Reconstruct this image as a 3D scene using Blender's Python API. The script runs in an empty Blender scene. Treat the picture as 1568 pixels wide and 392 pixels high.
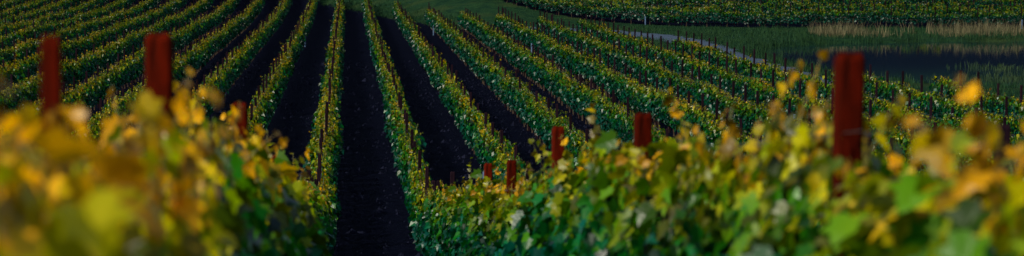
import bpy, math, random
import numpy as np
from mathutils import Vector, Matrix
random.seed(7); rng = np.random.default_rng(7)
scene = bpy.context.scene
scene.view_settings.view_transform = 'Standard'
scene.view_settings.look = 'None'
scene.view_settings.exposure = 0

# ------------------------------------------------------------------ terrain
PCX, PCY, PRX, PRY = 65.0, 173.0, 38.0, 36.0
WATER_Z = -10.15
def sstep(a, b, t):
    t = np.clip((t - a) / (b - a), 0, 1); return t * t * (3 - 2 * t)
def height(x, y):
    x = np.asarray(x, float); y = np.asarray(y, float)
    A = np.minimum(-1.2 - 0.107 * y, 0.9)
    B = -8.2 - 0.0131 * (np.clip(y, -1e9, 240) - 80)
    k = 0.22
    m = np.maximum(A, B)
    z = m + k * np.log(np.exp((A - m) / k) + np.exp((B - m) / k))
    off = 241 + 38 * sstep(14, -8, x)
    t = y - off
    sp = np.where(t > 30, t, 3 * np.log1p(np.exp(np.clip(t, -60, 30) / 3)))
    z = z + 95 * (1 - np.exp(-0.125 * sp / 95))
    e = (np.abs((x - PCX) / PRX) ** 4 + np.abs((y - PCY) / PRY) ** 4) ** 0.25
    e = e + 0.012 * np.sin(x * 0.7 + y * 0.45) + 0.008 * np.sin(y * 1.3)
    w = sstep(1.06, 0.97, e)
    z = z * (1 - w) + (-11.0) * w
    z = z + 0.05 * np.sin(x * 0.31 + 1.3) * np.sin(y * 0.17) + 0.02 * np.sin(x * 1.1 + y * 0.9)
    return z
def hz(x, y): return float(height(x, y))
YX = [-60, -8, -3.5, 1.8, 4.3, 6.8, 12, 17.5, 19.4, 21, 25.4, 29, 34, 40]
YY = [330, 300, 280, 262, 252, 243, 224, 203, 168, 132, 110, 86, 55, 20]
def yend(x): return float(np.interp(x, YX, YY))
def far_y(x): return 232 + 21 * math.exp(-(x - 14) / 10)

# ------------------------------------------------------------------ helpers
def mesh_obj(name, verts, faces, mat=None, parent=None, smooth=False, link=True, attrs=None):
    me = bpy.data.meshes.new(name + "_mesh")
    me.from_pydata([tuple(v) for v in verts], [], [tuple(f) for f in faces])
    if attrs:
        for an, vals in attrs.items():
            a = me.attributes.new(an, 'FLOAT_COLOR', 'POINT')
            a.data.foreach_set('color', np.asarray(vals, dtype=np.float32).ravel())
    if mat:
        for m in (mat if isinstance(mat, list) else [mat]): me.materials.append(m)
    if smooth: me.polygons.foreach_set('use_smooth', [True] * len(me.polygons))
    me.update()
    if not link: return me
    ob = bpy.data.objects.new(name, me); scene.collection.objects.link(ob)
    if parent: ob.parent = parent
    return ob
def inst(name, me, parent, mat4, color=None):
    ob = bpy.data.objects.new(name, me); scene.collection.objects.link(ob)
    if parent is not None: ob.parent = parent
    ob.matrix_world = mat4
    if color: ob.color = color
    return ob
def newmat(name):
    m = bpy.data.materials.new(name); m.use_nodes = True
    nt = m.node_tree; nt.nodes.clear()
    return m, nt, nt.nodes, nt.links
def N(nodes, t, **kw):
    n = nodes.new(t)
    for k, v in kw.items():
        if k in n.inputs: n.inputs[k].default_value = v
        else: setattr(n, k, v)
    return n
def mixc(nodes, links, fac, a, b, blend='MIX'):
    n = nodes.new('ShaderNodeMix'); n.data_type = 'RGBA'; n.blend_type = blend
    for sock, val in ((n.inputs[0], fac), (n.inputs[6], a), (n.inputs[7], b)):
        if hasattr(val, 'links'): links.new(val, sock)
        elif isinstance(val, (tuple, list)): sock.default_value = (*val[:3], 1)
        else: sock.default_value = val
    return n.outputs[2]
def mathn(nodes, links, op, a, b=0.0, clamp=False):
    n = nodes.new('ShaderNodeMath'); n.operation = op; n.use_clamp = clamp
    for i, val in enumerate((a, b)):
        if hasattr(val, 'links'): links.new(val, n.inputs[i])
        else: n.inputs[i].default_value = val
    return n.outputs[0]

# ------------------------------------------------------------------ materials
def leaf_material():
    m, nt, nd, lk = newmat("vine_leaf")
    at = N(nd, 'ShaderNodeAttribute', attribute_name='tint')
    sep = nd.new('ShaderNodeSeparateColor'); lk.new(at.outputs['Color'], sep.inputs[0])
    rnd, youth, third = sep.outputs[0], sep.outputs[1], sep.outputs[2]
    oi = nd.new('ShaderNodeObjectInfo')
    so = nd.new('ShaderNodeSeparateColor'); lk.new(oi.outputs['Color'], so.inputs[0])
    geo = nd.new('ShaderNodeNewGeometry')
    nz = N(nd, 'ShaderNodeTexNoise', Scale=0.22, Detail=3.0); lk.new(geo.outputs['Position'], nz.inputs['Vector'])
    nz2 = N(nd, 'ShaderNodeTexNoise', Scale=1.6, Detail=2.0); lk.new(geo.outputs['Position'], nz2.inputs['Vector'])
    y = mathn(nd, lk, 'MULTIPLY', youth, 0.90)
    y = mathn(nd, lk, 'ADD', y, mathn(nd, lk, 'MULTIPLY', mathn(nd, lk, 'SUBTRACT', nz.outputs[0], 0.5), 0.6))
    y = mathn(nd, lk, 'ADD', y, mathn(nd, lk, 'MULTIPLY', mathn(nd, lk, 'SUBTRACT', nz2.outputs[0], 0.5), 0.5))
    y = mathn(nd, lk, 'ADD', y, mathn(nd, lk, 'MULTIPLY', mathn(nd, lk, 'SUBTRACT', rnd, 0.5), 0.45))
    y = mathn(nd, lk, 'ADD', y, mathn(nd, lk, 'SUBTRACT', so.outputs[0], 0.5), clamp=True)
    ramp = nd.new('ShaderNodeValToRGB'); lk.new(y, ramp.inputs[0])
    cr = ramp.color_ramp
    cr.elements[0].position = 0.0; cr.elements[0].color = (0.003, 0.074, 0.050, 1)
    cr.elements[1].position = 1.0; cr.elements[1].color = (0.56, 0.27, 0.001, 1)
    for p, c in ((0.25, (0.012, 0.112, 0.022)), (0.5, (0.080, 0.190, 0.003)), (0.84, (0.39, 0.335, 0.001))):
        e = cr.elements.new(p); e.color = (*c, 1)
    nf = N(nd, 'ShaderNodeTexNoise', Scale=30.0, Detail=3.0); lk.new(geo.outputs['Position'], nf.inputs['Vector'])
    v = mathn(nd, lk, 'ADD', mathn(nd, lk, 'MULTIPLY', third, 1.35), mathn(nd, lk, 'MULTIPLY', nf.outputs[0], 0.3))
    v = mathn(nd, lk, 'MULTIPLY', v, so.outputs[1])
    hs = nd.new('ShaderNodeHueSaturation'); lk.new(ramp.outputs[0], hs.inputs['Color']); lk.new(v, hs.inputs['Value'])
    hs.inputs['Saturation'].default_value = 1.10
    p = N(nd, 'ShaderNodeBsdfPrincipled', Roughness=0.34)
    lk.new(hs.outputs[0], p.inputs['Base Color'])
    p.inputs['Specular IOR Level'].default_value = 0.34
    bmp = N(nd, 'ShaderNodeBump', Strength=0.35, Distance=0.01); lk.new(nf.outputs[0], bmp.inputs['Height']); lk.new(bmp.outputs[0], p.inputs['Normal'])
    tr = nd.new('ShaderNodeBsdfTranslucent')
    lk.new(mixc(nd, lk, 1.0, hs.outputs[0], (1.5, 1.6, 0.5), 'MULTIPLY'), tr.inputs['Color'])
    mx = nd.new('ShaderNodeMixShader'); mx.inputs[0].default_value = 0.36
    lk.new(p.outputs[0], mx.inputs[1]); lk.new(tr.outputs[0], mx.inputs[2])
    out = nd.new('ShaderNodeOutputMaterial'); lk.new(mx.outputs[0], out.inputs[0])
    return m
def simple_mat(name, c1, c2, scale=20, rough=0.8, bump=0.4, dist=0.01, stretch=(1, 1, 1), metallic=0.0, objrand=False, spec=0.3):
    m, nt, nd, lk = newmat(name)
    tc = nd.new('ShaderNodeTexCoord')
    mp = nd.new('ShaderNodeMapping'); mp.inputs['Scale'].default_value = stretch
    lk.new(tc.outputs['Object'], mp.inputs[0])
    nz = N(nd, 'ShaderNodeTexNoise', Scale=scale, Detail=6.0, Roughness=0.65); lk.new(mp.outputs[0], nz.inputs['Vector'])
    r = nd.new('ShaderNodeMapRange'); r.inputs[1].default_value = 0.35; r.inputs[2].default_value = 0.68
    lk.new(nz.outputs[0], r.inputs[0])
    col = mixc(nd, lk, r.outputs[0], c1, c2)
    if objrand:
        oi = nd.new('ShaderNodeObjectInfo')
        hs = nd.new('ShaderNodeHueSaturation'); lk.new(col, hs.inputs['Color'])
        lk.new(mathn(nd, lk, 'ADD', mathn(nd, lk, 'MULTIPLY', oi.outputs['Random'], 0.7), 0.6), hs.inputs['Value'])
        col = hs.outputs[0]
    p = N(nd, 'ShaderNodeBsdfPrincipled', Roughness=rough, Metallic=metallic)
    p.inputs['Specular IOR Level'].default_value = spec
    lk.new(col, p.inputs['Base Color'])
    b = N(nd, 'ShaderNodeBump', Strength=bump, Distance=dist); lk.new(nz.outputs[0], b.inputs['Height']); lk.new(b.outputs[0], p.inputs['Normal'])
    out = nd.new('ShaderNodeOutputMaterial'); lk.new(p.outputs[0], out.inputs[0])
    return m
LEAF = leaf_material()
BARK = simple_mat("vine_bark", (0.030, 0.018, 0.012), (0.09, 0.06, 0.04), 30, 0.9, 0.8, 0.01, (1, 1, 0.2))
SHOOT = simple_mat("green_shoot", (0.10, 0.12, 0.015), (0.2, 0.10, 0.02), 12, 0.5, 0.2)
WIRE = simple_mat("trellis_wire", (0.12, 0.12, 0.12), (0.25, 0.24, 0.22), 40, 0.4, 0.1, metallic=0.8)
POSTM = simple_mat("post_red_wood", (0.022, 0.003, 0.001), (0.130, 0.0075, 0.0012), 8, 0.95, 1.0, 0.015, (4, 4, 0.5), objrand=True, spec=0.04)
POSTD = simple_mat("post_weathered", (0.005, 0.003, 0.007), (0.022, 0.008, 0.013), 14, 0.9, 0.6, 0.006, (3, 3, 0.35), objrand=True, spec=0.06)
TUBE = simple_mat("grow_tube_plastic", (0.07, 0.13, 0.25), (0.13, 0.20, 0.33), 8, 0.6, 0.1)

def ground_material():
    m, nt, nd, lk = newmat("vineyard_soil_and_grass")
    at = N(nd, 'ShaderNodeAttribute', attribute_name='mask')
    sep = nd.new('ShaderNodeSeparateColor'); lk.new(at.outputs['Color'], sep.inputs[0])
    geo = nd.new('ShaderNodeNewGeometry'); P = geo.outputs['Position']
    n1 = N(nd, 'ShaderNodeTexNoise', Scale=1.3, Detail=8.0, Roughness=0.7); lk.new(P, n1.inputs['Vector'])
    n2 = N(nd, 'ShaderNodeTexNoise', Scale=9.0, Detail=8.0, Roughness=0.75); lk.new(P, n2.inputs['Vector'])
    n3 = N(nd, 'ShaderNodeTexNoise', Scale=0.25, Detail=4.0); lk.new(P, n3.inputs['Vector'])
    def rr(n, a, b):
        r = nd.new('ShaderNodeMapRange'); r.inputs[1].default_value = a; r.inputs[2].default_value = b; lk.new(n, r.inputs[0]); return r.outputs[0]
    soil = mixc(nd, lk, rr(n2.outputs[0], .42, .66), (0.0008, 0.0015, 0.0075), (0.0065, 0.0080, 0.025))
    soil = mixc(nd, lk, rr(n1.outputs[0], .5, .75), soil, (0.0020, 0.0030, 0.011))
    grass = mixc(nd, lk, rr(n1.outputs[0], .35, .65), (0.007, 0.030, 0.018), (0.024, 0.066, 0.024))
    grass = mixc(nd, lk, rr(n3.outputs[0], .5, .7), grass, (0.034, 0.062, 0.022))
    n4 = N(nd, 'ShaderNodeTexVoronoi', Scale=0.12); lk.new(P, n4.inputs['Vector'])
    hill = mixc(nd, lk, rr(n4.outputs[0], .2, .6), (0.005, 0.022, 0.020), (0.011, 0.034, 0.022))
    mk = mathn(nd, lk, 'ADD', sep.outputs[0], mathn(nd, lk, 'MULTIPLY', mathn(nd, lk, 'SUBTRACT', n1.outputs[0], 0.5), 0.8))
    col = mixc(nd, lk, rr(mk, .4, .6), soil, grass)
    col = mixc(nd, lk, sep.outputs[1], col, hill)
    p = N(nd, 'ShaderNodeBsdfPrincipled', Roughness=0.95); lk.new(col, p.inputs['Base Color'])
    p.inputs['Specular IOR Level'].default_value = 0.02
    h = mathn(nd, lk, 'ADD', n1.outputs[0], mathn(nd, lk, 'MULTIPLY', n2.outputs[0], 0.4))
    b = N(nd, 'ShaderNodeBump', Strength=1.0, Distance=0.35); lk.new(h, b.inputs['Height']); lk.new(b.outputs[0], p.inputs['Normal'])
    out = nd.new('ShaderNodeOutputMaterial'); lk.new(p.outputs[0], out.inputs[0])
    return m
GROUND = ground_material()

# ------------------------------------------------------------------ ground sheet
def axis(lo, hi, step, far_lo, far_hi):
    a = list(np.arange(lo, hi + 1e-6, step))
    v, s = hi, step
    while v < far_hi: s *= 1.25; v += s; a.append(v)
    v, s = lo, step
    pre = []
    while v > far_lo: s *= 1.25; v -= s; pre.append(v)
    return np.array(pre[::-1] + a)
xs = axis(-60, 110, 1.0, -2500, 2500); ys = axis(-12, 300, 1.0, -1500, 4000)
X, Y = np.meshgrid(xs, ys); Z = height(X, Y)
nx, ny = len(xs), len(ys)
V = np.stack([X.ravel(), Y.ravel(), Z.ravel()], 1)
idx = np.arange(nx * ny).reshape(ny, nx)
F = np.stack([idx[:-1, :-1].ravel(), idx[:-1, 1:].ravel(), idx[1:, 1:].ravel(), idx[1:, :-1].ravel()], 1)
ye = np.interp(X, YX, YY)
gm = sstep(-0.5, 2.0, Y - ye - 0.5)
gm = np.where((Y < 20), sstep(0, 4, X - 40), gm)
farb = sstep(-1, 1, Y - (232 + 21 * np.exp(-(np.clip(X, -5, 1e9) - 14) / 10))) * (X > 4)
gm = gm * (1 - farb * 0.8)
hill = sstep(300, 330, Y)
col = np.stack([gm.ravel(), hill.ravel(), 0 * gm.ravel(), 1 + 0 * gm.ravel()], 1)
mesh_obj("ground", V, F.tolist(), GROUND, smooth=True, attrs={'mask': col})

# ------------------------------------------------------------------ dirt road
ROAD = simple_mat("dirt_road_gravel", (0.026, 0.048, 0.09), (0.06, 0.09, 0.14), 2.5, 0.95, 0.6, 0.04)
rp = [(37, 55), (32.5, 86), (29.0, 107), (25.0, 122), (23.4, 135), (22.9, 152), (23.1, 172), (23.6, 190), (23.8, 205), (22.8, 218), (19.5, 227), (14, 236)]
rp = np.array(rp, float); NR = len(rp)
tt = np.linspace(0, NR - 1, 260)
cx = np.interp(tt, range(NR), rp[:, 0]); cy = np.interp(tt, range(NR), rp[:, 1])
ker = np.ones(15) / 15
cx = np.convolve(np.pad(cx, 7, mode='edge'), ker, 'valid'); cy = np.convolve(np.pad(cy, 7, mode='edge'), ker, 'valid')
rv, rf = [], []
Wd = np.linspace(-1.6, 1.6, 7)
for i in range(260):
    j0, j1 = max(0, i - 1), min(259, i + 1)
    d = np.array([cx[j1] - cx[j0], cy[j1] - cy[j0]]); d /= np.linalg.norm(d); n = np.array([d[1], -d[0]])
    tap = min(1, (259 - i) / 30) ** .5
    for k, w in enumerate(Wd):
        ww = (w + (0.3 * math.sin(i * 0.9) * (abs(w) > 1.5))) * tap
        x, y = cx[i] + n[0] * ww, cy[i] + n[1] * ww
        rut = -0.04 if k in (1, 2, 4, 5) else 0.0
        rv.append((x, y, hz(x, y) + 0.10 + rut - (0.07 if abs(w) > 1.5 else 0)))
    if i:
        for k in range(6):
            a = (i - 1) * 7 + k; rf.append((a, a + 1, a + 8, a + 7))
mesh_obj("dirt_road", rv, rf, ROAD, smooth=True)

# ------------------------------------------------------------------ pond
def water_mat():
    m, nt, nd, lk = newmat("pond_water")
    geo = nd.new('ShaderNodeNewGeometry')
    mp = nd.new('ShaderNodeMapping'); mp.inputs['Scale'].default_value = (0.6, 1.6, 1); lk.new(geo.outputs['Position'], mp.inputs[0])
    nz = N(nd, 'ShaderNodeTexNoise', Scale=1.6, Detail=4.0); lk.new(mp.outputs[0], nz.inputs['Vector'])
    p = N(nd, 'ShaderNodeBsdfPrincipled', Roughness=0.03)
    p.inputs['Base Color'].default_value = (0.003, 0.014, 0.026, 1); p.inputs['IOR'].default_value = 1.33
    b = N(nd, 'ShaderNodeBump', Strength=0.07, Distance=0.02); lk.new(nz.outputs[0], b.inputs['Height']); lk.new(b.outputs[0], p.inputs['Normal'])
    out = nd.new('ShaderNodeOutputMaterial'); lk.new(p.outputs[0], out.inputs[0]); return m
th = np.linspace(0, 2 * np.pi, 97)[:-1]
cc, ss = np.cos(th), np.sin(th)
rr_ = 1.045 / (np.abs(cc) ** 4 + np.abs(ss) ** 4) ** 0.25
pv = [(PCX, PCY, WATER_Z)] + [(PCX + PRX * r * c, PCY + PRY * r * s, WATER_Z) for r, c, s in zip(rr_, cc, ss)]
mesh_obj("pond_water", pv, [(0, 1 + i, 1 + (i + 1) % 96) for i in range(96)], water_mat())

# ------------------------------------------------------------------ vine meshes
half = [(0.0, 0.0), (0.22, -0.14), (0.47, 0.02), (0.38, 0.22), (0.56, 0.46), (0.30, 0.50), (0.20, 0.74), (0.0, 1.0)]
def leaf_template(full=True):
    h = half if full else [(0, 0), (0.42, 0.02), (0.50, 0.45), (0.0, 1.0)]
    n = len(h)
    v = []
    for (x, y) in h: v.append((x, y, 0.30 * x - 0.35 * y * y * 0.6))
    for (x, y) in h[1:-1]: v.append((-x, y, 0.30 * x - 0.35 * y * y * 0.6))
    if full:
        v.append((0, 0.45, -0.02)); c = len(v) - 1
        f = []
        for i in range(n - 1): f.append((c, i, i + 1))
        L = [0] + list(range(n, n + n - 2)) + [n - 1]
        for i in range(n - 1): f.append((c, L[i + 1], L[i]))
    else:
        L = [0] + list(range(n, n + n - 2)) + [n - 1]
        f = [tuple(range(n)), tuple(L[::-1])]
    return np.array(v), f
def tube(verts, faces, mats, pts, rads, mi, sides=5):
    base = len(verts)
    vert = abs(pts[-1][2] - pts[0][2]) > 0.15
    for p, r in zip(pts, rads):
        for s in range(sides):
            a = 2 * math.pi * s / sides
            verts.append((p[0] + r * math.cos(a), p[1] + (r * math.sin(a) if vert else 0), p[2] + (0 if vert else r * math.sin(a))))
    for i in range(len(pts) - 1):
        for s in range(sides):
            a = base + i * sides + s; b = base + i * sides + (s + 1) % sides
            faces.append((a, b, b + sides, a + sides)); mats.append(mi)
SEG = 3.5
def canopy_mesh(name, seed, per_m, size, full, shoots_per_m, top=1.33, wires=True, lo=0.40, shoot_s=1.0, tall=0, wmul=1.0):
    r = np.random.default_rng(seed)
    T, TF = leaf_template(full)
    verts, faces, mats, tint = [], [], [], []
    ph = r.uniform(0.2, 0.6)
    for k in range(2):
        y0 = ph + k * 1.75
        wob = r.normal(0, 0.03, (6, 2))
        pts = [(wob[i, 0] * i * .4, y0 + wob[i, 1] * i * .4, -0.1 + 0.9 * i / 5) for i in range(6)]
        tube(verts, faces, mats, pts, [0.04, 0.032, 0.028, 0.028, 0.03, 0.034], 1, 6)
        pts = [(r.normal(0, .015), y0 + t, 0.79 + 0.02 * math.sin(9 * t)) for t in np.linspace(-0.85, 0.85, 8)]
        tube(verts, faces, mats, pts, [0.012, .016, .02, .025, .025, .02, .016, .012], 1, 5)
    if wires:
        for wz in (0.45, 0.8, 1.12, 1.42):
            for wx in ((0.0,) if wz < 1 else (-0.06, 0.06)):
                tube(verts, faces, mats, [(wx, -0.02, wz), (wx, SEG + 0.02, wz)], [0.003 if wz > .5 else 0.009] * 2, 3, 3)
    P, Yth, S = [], [], []
    n = int(per_m * SEG)
    dens = lambda y: 0.66 + 0.34 * math.cos((y - ph) * 2 * math.pi / 1.75)
    hmod = [r.normal(0, 0.08) for _ in range(8)]
    cnt = 0
    while cnt < n:
        y = r.uniform(-0.08, SEG + 0.08)
        if r.uniform() > dens(y) + 0.08: continue
        tp = top + hmod[int((y + 0.1) * 2) % 8] + 0.05 * math.sin(y * 7 + seed)
        u = r.beta(1.3, 1.2); z = lo + (tp - lo) * u
        w = wmul * (0.14 + 0.19 * math.sin(math.pi * min(1, (u * 0.85 + 0.12)))) * (1 + 0.30 * math.sin(y * 5.1 + seed * 2))
        side = 1 if r.uniform() < 0.5 else -1
        x = side * w * (r.uniform() ** 0.45)
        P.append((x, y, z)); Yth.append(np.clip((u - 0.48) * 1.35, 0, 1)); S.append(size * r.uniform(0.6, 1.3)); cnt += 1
    ns = int(shoots_per_m * SEG)
    for k in range(ns + tall):
        y = r.uniform(0, SEG); L = min(0.5, r.gamma(2, 0.06) * shoot_s + 0.04); lx, ly = r.normal(0, 0.35), r.normal(0, 0.3)
        if k >= ns: L = r.uniform(.42, .6); lx *= .5; ly *= .5
        droop = r.uniform(0, .5)
        x0, z0 = r.normal(0, .10), top - 0.12
        pts = []
        for i in range(5):
            t = i / 4; l = L + 0.12
            pts.append((x0 + lx * l * t, y + ly * l * t, z0 + l * t * (1 - droop * t)))
        tube(verts, faces, mats, pts, [0.0045, .004, .0035, .003, .002], 2, 3)
        m = max(3, int((L + .12) / 0.055))
        for i in range(m):
            t = (i + 0.5) / m
            q = [np.interp(t, np.linspace(0, 1, 5), [p[c] for p in pts]) for c in range(3)]
            P.append(tuple(q)); Yth.append(0.6 + 0.4 * t); S.append(size * (0.9 - 0.5 * t) * r.uniform(.8, 1.2))
    P = np.array(P); K = len(P)
    nb = len(verts); tint = [(0.5, 0.5, 0.5, 1)] * nb
    allv = []
    for i in range(K):
        x = P[i, 0]
        out = np.array([np.sign(x) * r.uniform(0.3, 1.0) + r.normal(0, .35), r.normal(0, 0.55), r.uniform(0.0, 0.9)])
        out /= np.linalg.norm(out)
        down = np.array([np.sign(x) * 0.3 + r.normal(0, .3), r.normal(0, 0.5), -r.uniform(0.2, 1.0)])
        if Yth[i] > 0.75: down[2] *= r.choice([-1, 1, .3])
        down -= out * down.dot(out); nn = np.linalg.norm(down)
        if nn < 1e-3: continue
        down /= nn; sx = np.cross(down, out)
        M = np.stack([sx, down, out], 1)
        tv = T.copy(); tv[:, 2] *= r.uniform(0.3, 1.8)
        tv[:, 0] *= r.uniform(.85, 1.1)
        v = (tv * S[i]) @ M.T + P[i]
        b = nb + len(allv)
        allv.extend(map(tuple, v))
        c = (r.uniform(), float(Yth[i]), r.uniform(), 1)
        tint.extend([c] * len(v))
        for f in TF: faces.append(tuple(b + q for q in f)); mats.append(0)
    verts = list(verts) + allv
    me = mesh_obj(name, verts, faces, [LEAF, BARK, SHOOT, WIRE], link=False, attrs={'tint': tint})
    me.polygons.foreach_set('material_index', mats); me.update()
    return me
NEAR = [canopy_mesh("vine_canopy_near", 100 + i, 265, 0.112, True, 10, top=1.38, shoot_s=1.15, tall=(i % 2)) for i in range(7)]
MID = [canopy_mesh("vine_canopy_mid", 200 + i, 150, 0.126, False, 7, wmul=.92) for i in range(8)]
FAR = [canopy_mesh("vine_canopy_far", 300 + i, 95, 0.155, False, 5, wires=False, wmul=.88) for i in range(8)]

def post_mesh(name, w, h, mat):
    c = w * 0.12; a = w / 2
    ring = [(a - c, -a), (a, -a + c), (a, a - c), (a - c, a), (-a + c, a), (-a, a - c), (-a, -a + c), (-a + c, -a)]
    v, f = [], []
    lv = [(-0.5, 1.0, 0), (0.5, 1.0, 0.002), (1.1, 0.98, -0.003), (h - 0.02, 1.0, 0.002), (h, 0.86, 0.0)]
    for z, s, o in lv:
        for i, (x, y) in enumerate(ring): v.append((x * s + o, y * s - o, z + (0.01 * math.sin(i * 2.1) if z == h else 0)))
    for i in range(len(lv) - 1):
        for k in range(8):
            p = i * 8 + k; q = i * 8 + (k + 1) % 8; f.append((p, q, q + 8, p + 8))
    f.append(tuple(range((len(lv) - 1) * 8, len(lv) * 8)))
    for z in (0.8, 1.12, 1.42):
        b = len(v)
        for dx in (-0.006, 0.006):
            for dy in (-a - 0.008, -a + 0.004):
                for dz in (-0.02, 0.02): v.append((dx, dy, z + dz))
        for q in ((0, 1, 3, 2), (4, 6, 7, 5), (0, 4, 5, 1), (2, 3, 7, 6), (0, 2, 6, 4), (1, 5, 7, 3)): f.append(tuple(b + t for t in q))
    return mesh_obj(name, v, f, mat, link=False)
POST_N = post_mesh("post_red", 0.10, 1.77, POSTM)
POST_F = post_mesh("post_plain", 0.085, 1.78, POSTD)
v, f = [], []
for z, s in ((0, 1), (0.02, 1.05), (0.72, 1.0), (0.75, 1.08)):
    for k in range(8): v.append((0.05 * s * math.cos(k * math.pi / 4), 0.05 * s * math.sin(k * math.pi / 4), z))
for i in range(3):
    for k in range(8): p = i * 8 + k; q = i * 8 + (k + 1) % 8; f.append((p, q, q + 8, p + 8))
TUBEM = mesh_obj("grow_tube", v, f, TUBE, link=False)

def empty(name, loc=(0, 0, 0)):
    e = bpy.data.objects.new(name, None); e.location = loc; scene.collection.objects.link(e); return e

SP = 2.5
for n in range(-17, 14):
    xr = 1.8 + SP * (n - 1) if n >= 1 else -0.7 + SP * n
    ymax = yend(xr)
    row = empty("vine_row")
    near_row = n in (0, 1)
    y = 4.0 if n == 0 else (6.4 if n == 1 else 2.0 + random.uniform(0, 1))
    while y < ymax:
        d = y
        lib = NEAR if (d < 56 and n in (-1, 0, 1, 2)) else (MID if d < 130 else FAR)
        me = random.choice(lib)
        if n == 1 and d < 12: me = NEAR[0 if d < 8 else 2]
        za, zb = hz(xr, y), hz(xr, y + SEG)
        ang = math.atan2(zb - za, SEG)
        flip = random.random() < 0.5
        sc = random.uniform(0.93, 1.06)
        if near_row and d < 40:
            sc = float(np.interp(d, [4, 7.5, 10, 16, 30], [.92, .95, 1.00, 1.06, 1.02])) if n == 0 else float(np.interp(d, [6.5, 9.5, 16, 30], [.87, .99, 1.05, 1.02]))
            sc *= random.uniform(0.98, 1.02)
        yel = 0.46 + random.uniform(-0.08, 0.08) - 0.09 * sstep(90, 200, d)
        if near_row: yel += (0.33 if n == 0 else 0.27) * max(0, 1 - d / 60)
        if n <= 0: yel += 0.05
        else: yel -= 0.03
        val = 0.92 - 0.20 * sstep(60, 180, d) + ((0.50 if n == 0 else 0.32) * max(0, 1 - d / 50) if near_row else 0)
        M = Matrix.Translation((xr + random.uniform(-.06, .06), y, za)) @ Matrix.Rotation(ang, 4, 'X')
        if flip: M = M @ Matrix.Translation((0, SEG, 0)) @ Matrix.Rotation(math.pi, 4, 'Z')
        wid = random.uniform(0.85, 1.2)
        M = M @ Matrix.Diagonal((wid, 1.02, sc, 1))
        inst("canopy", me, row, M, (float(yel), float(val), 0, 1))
        y += SEG
    if n == 0: fgp = [(11.0, -0.50), (18.8, -1.30), (27.5, -2.4)]
    elif n == 1: fgp = [(10.4, -0.55), (17.6, -1.29), (24.7, -1.92), (31.8, -2.84), (37.2, -3.36)]
    else: fgp = []
    for yp, zt in fgp:
        g = hz(xr, yp)
        M = Matrix.Translation((xr, yp, g)) @ Matrix.Rotation(random.uniform(-.008, .008), 4, 'Y') @ Matrix.Rotation(random.uniform(-.12, .12), 4, 'Z') @ Matrix.Diagonal((1, 1, (zt - g) / 1.77, 1))
        inst("vineyard_post", POST_N, None, M)
    yp = 51.0 if near_row else 2.5 + random.uniform(0, 4)
    while yp < ymax + 1:
        hh = random.uniform(0.95, 1.08) + (0.07 if n > 4 else 0)
        M = Matrix.Translation((xr + random.uniform(-.05, .05), yp, hz(xr, yp))) @ Matrix.Rotation(random.uniform(-.025, .025), 4, 'Y') @ Matrix.Rotation(random.uniform(-.03, .03), 4, 'X') @ Matrix.Rotation(random.uniform(-.1, .1), 4, 'Z') @ Matrix.Diagonal((1, 1, hh, 1))
        inst("post", POST_F, row, M)
        yp += (3.5 if n > 4 else 5.2) + random.uniform(-.3, .3)
    if n % 2 or n == 2:
        yt = random.uniform(75, max(80, ymax - 5)) if n != 2 else 84
        if yt < ymax: inst("grow_tube", TUBEM, row, Matrix.Translation((xr - 0.35 if n > 0 else xr + .35, yt, hz(xr, yt) - .02)))
M = Matrix.Translation((-0.74, 7.3, hz(-.74, 7.3) - 0.16)) @ Matrix.Diagonal((0.5, 0.5, 1, 1))
inst("vineyard_post", POST_N, None, M)

for k in range(9):
    row = empty("vine_row")
    x = 5.5 + random.uniform(0, 2); yoff = k * 2.9
    fy = lambda x: far_y(x) + yoff
    q = 0
    while x < 120:
        y = fy(x); dx = 0.1
        dy = (fy(x + dx) - y) / dx
        L = math.hypot(1, dy); sx, sy = 1 / L, dy / L
        x2, y2 = x + SEG * sx, y + SEG * sy
        za, zb = hz(x, y), hz(x2, y2)
        M = Matrix.Translation((x, y, za)) @ Matrix.Rotation(math.atan2(sy, sx) - math.pi / 2, 4, 'Z') @ Matrix.Rotation(math.atan2(zb - za, SEG), 4, 'X') @ Matrix.Diagonal((random.uniform(.85, 1.1), 1.03, random.uniform(.76, 1.04), 1))
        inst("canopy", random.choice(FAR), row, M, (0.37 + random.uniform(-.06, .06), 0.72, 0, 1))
        inst("post", POST_F, row, Matrix.Translation((x, y - .1, za)) @ Matrix.Rotation(random.uniform(-.03, .03), 4, 'Y'))
        if k == 0 and q % 9 == 4:
            inst("grow_tube", TUBEM, row, Matrix.Translation((x, y - .4, za)))
        x, y = x2, y2; q += 1

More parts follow.
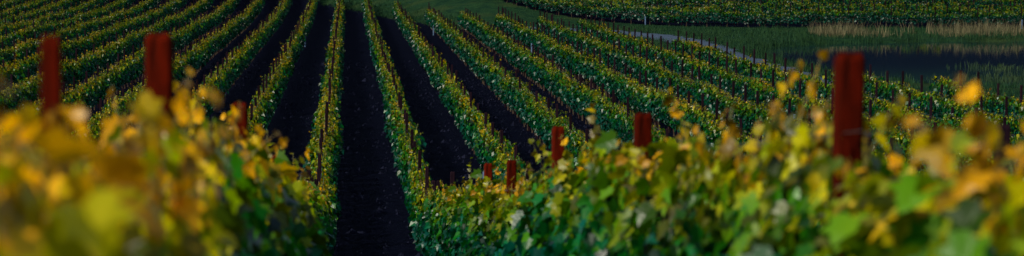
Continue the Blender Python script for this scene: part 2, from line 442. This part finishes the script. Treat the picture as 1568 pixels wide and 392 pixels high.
# ------------------------------------------------------------------ grasses
def grass_mat(name, c1, c2):
    m, nt, nd, lk = newmat(name)
    at = N(nd, 'ShaderNodeAttribute', attribute_name='tint')
    sep = nd.new('ShaderNodeSeparateColor'); lk.new(at.outputs['Color'], sep.inputs[0])
    c = mixc(nd, lk, sep.outputs[0], c1, c2)
    p = N(nd, 'ShaderNodeBsdfPrincipled', Roughness=0.7); lk.new(c, p.inputs['Base Color'])
    p.inputs['Specular IOR Level'].default_value = 0.15
    tr = nd.new('ShaderNodeBsdfTranslucent'); lk.new(c, tr.inputs['Color'])
    mx = nd.new('ShaderNodeMixShader'); mx.inputs[0].default_value = 0.3
    lk.new(p.outputs[0], mx.inputs[1]); lk.new(tr.outputs[0], mx.inputs[2])
    out = nd.new('ShaderNodeOutputMaterial'); lk.new(mx.outputs[0], out.inputs[0]); return m
def blades(name, pts, hmin, hmax, w, mat, per=5, spread=.15, base=None):
    r = np.random.default_rng(len(pts)); v, f, t = [], [], []
    pts = np.array(pts); n = len(pts)
    for i in range(n):
        x, y = pts[i]; hs = r.uniform(hmin, hmax); c0 = r.uniform()
        bxs = x + r.normal(0, spread, per); bys = y + r.normal(0, spread, per); zs = height(bxs, bys) - .03
        if base is not None: zs = np.maximum(zs, base)
        for j in range(per):
            bx_, by_, z = bxs[j], bys[j], zs[j]
            a = r.uniform(0, math.pi); h = hs * r.uniform(.6, 1.1)
            lx, ly = r.normal(0, .22 * h), r.normal(0, .22 * h)
            dx, dy = math.cos(a) * w, math.sin(a) * w; b = len(v)
            v += [(bx_ - dx, by_ - dy, z), (bx_ + dx, by_ + dy, z), (bx_ + dx * .7 + lx * .4, by_ + dy * .7 + ly * .4, z + h * .6), (bx_ - dx * .7 + lx * .4, by_ - dy * .7 + ly * .4, z + h * .6), (bx_ + lx, by_ + ly, z + h)]
            f += [(b, b + 1, b + 2, b + 3), (b + 3, b + 2, b + 4)]
            cc = float(np.clip(c0 * .7 + r.uniform() * .3, 0, 1)); t += [(cc, cc, cc, 1)] * 5
    return mesh_obj(name, v, f, mat, attrs={'tint': t})
GR = grass_mat("meadow_grass_blades", (0.007, 0.040, 0.022), (0.032, 0.084, 0.022))
RD = grass_mat("dry_reed_stalks", (0.08, 0.075, 0.035), (0.26, 0.22, 0.12))
OL = grass_mat("olive_reflection_stalks", (0.018, 0.050, 0.024), (0.06, 0.095, 0.038))  # stalk colour carries the olive reflection of the near water
def pond_e(x, y): return (abs((x - PCX) / PRX) ** 4 + abs((y - PCY) / PRY) ** 4) ** 0.25
pts = []
while len(pts) < 7000:
    x, y = rng.uniform(19, 100), rng.uniform(110, 236)
    if y > far_y(x) - 2: continue
    if pond_e(x, y) < 1.0: continue
    if y < 200 and x > 40 and rng.uniform() < .85: continue
    rx = np.interp(y, rp[:, 1], rp[:, 0])
    if abs(x - rx) < 1.5 or y < yend(x) + 1: continue
    pts.append((x, y))
blades("meadow_grass", pts, 0.15, 0.45, 0.022, GR, 6, .22)
pts = []
while len(pts) < 1500:
    x, y = rng.uniform(35, 100), rng.uniform(212, 221)
    if math.sin(x * .55) + math.sin(x * .23 + 2) < rng.normal(-.4, .7): continue
    pts.append((x, y))
blades("dry_reeds", pts, 0.3, 1.3, 0.018, RD, 7, .3)
pts = []
while len(pts) < 1800:
    a = rng.uniform(0, 2 * math.pi); c, s = math.cos(a), math.sin(a)
    r_ = rng.uniform(0.995, 1.05) / (abs(c) ** 4 + abs(s) ** 4) ** .25
    pts.append((PCX + PRX * r_ * c, PCY + PRY * r_ * s))
blades("pond_reeds", pts, 0.3, 0.8, 0.02, GR, 8, .25)
pts = []
while len(pts) < 4200:
    x, y = rng.uniform(29, 80), rng.uniform(138, 178)
    if math.sin(x * .35) + math.sin(y * .5 + x * .2) + (160 - y) * .09 < rng.normal(.2, .5): continue
    if pond_e(x, y) > 1: continue
    pts.append((x, y))
blades("olive_reflection_rushes", pts, 0.15, 0.5, 0.022, OL, 5, .35, base=WATER_Z - .02)  # added rushes, imitating the olive reflection on the near side of the pond
pts = []
while len(pts) < 3000:
    x = rng.uniform(-25, 20); y = yend(x) + rng.uniform(0, 14)
    if x > 8 and y > far_y(x) - 1: continue
    if abs(x - np.interp(y, rp[:, 1], rp[:, 0])) < 1.5: continue
    pts.append((x, y))
blades("headland_grass", pts, 0.1, 0.35, 0.022, GR, 6, .2)
cv, cf = [], []
r = np.random.default_rng(5)
for i in range(7000):
    x = r.uniform(-9, 12); y = 62 + 110 * r.uniform() ** 1.3; s = r.gamma(2, .022) + .015; z = hz(x, y)
    b = len(cv)
    for (dx, dy, dz) in ((1, 0, 0), (0, 1, 0), (-1, 0, 0), (0, -1, 0), (0, 0, .8)):
        cv.append((x + s * dx * r.uniform(.6, 1.3), y + s * dy * r.uniform(.6, 1.3), z + s * dz + (0 if dz else -.02)))
    cf += [(b, b + 1, b + 4), (b + 1, b + 2, b + 4), (b + 2, b + 3, b + 4), (b + 3, b, b + 4)]
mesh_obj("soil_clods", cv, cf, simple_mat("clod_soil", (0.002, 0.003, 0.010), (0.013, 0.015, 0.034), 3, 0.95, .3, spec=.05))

# ------------------------------------------------------------------ light
SUN_EL = 36.0
sd = Vector((-0.82, -0.57, 0)).normalized()
w = bpy.data.worlds.new("World"); scene.world = w; w.use_nodes = True
nt = w.node_tree; bg = nt.nodes['Background']
sky = nt.nodes.new('ShaderNodeTexSky'); sky.sky_type = 'NISHITA'; sky.sun_disc = False
sky.sun_elevation = math.radians(SUN_EL); sky.sun_rotation = math.atan2(sd.x, sd.y)
nt.links.new(sky.outputs[0], bg.inputs[0]); bg.inputs[1].default_value = 0.082
L = bpy.data.lights.new("sun", 'SUN'); L.energy = 3.7; L.angle = math.radians(0.5); L.color = (1.0, 0.94, 0.76)
lo = bpy.data.objects.new("sun", L); scene.collection.objects.link(lo)
tow = Vector((sd.x * math.cos(math.radians(SUN_EL)), sd.y * math.cos(math.radians(SUN_EL)), math.sin(math.radians(SUN_EL))))
lo.rotation_euler = tow.to_track_quat('Z', 'Y').to_euler(); lo.location = (-50, 20, 40)

# ------------------------------------------------------------------ camera
cam = bpy.data.cameras.new("camera"); co = bpy.data.objects.new("camera", cam); scene.collection.objects.link(co)
cam.sensor_width = 36; cam.lens = 18 / math.tan(math.radians(10)); cam.clip_end = 8000; cam.clip_start = 0.1
co.location = (0, 0, 0)
co.rotation_euler = (math.radians(90 - 4.45), 0, math.radians(-3.24))
cam.dof.use_dof = True; cam.dof.focus_distance = 80; cam.dof.aperture_fstop = 3.4
scene.camera = co
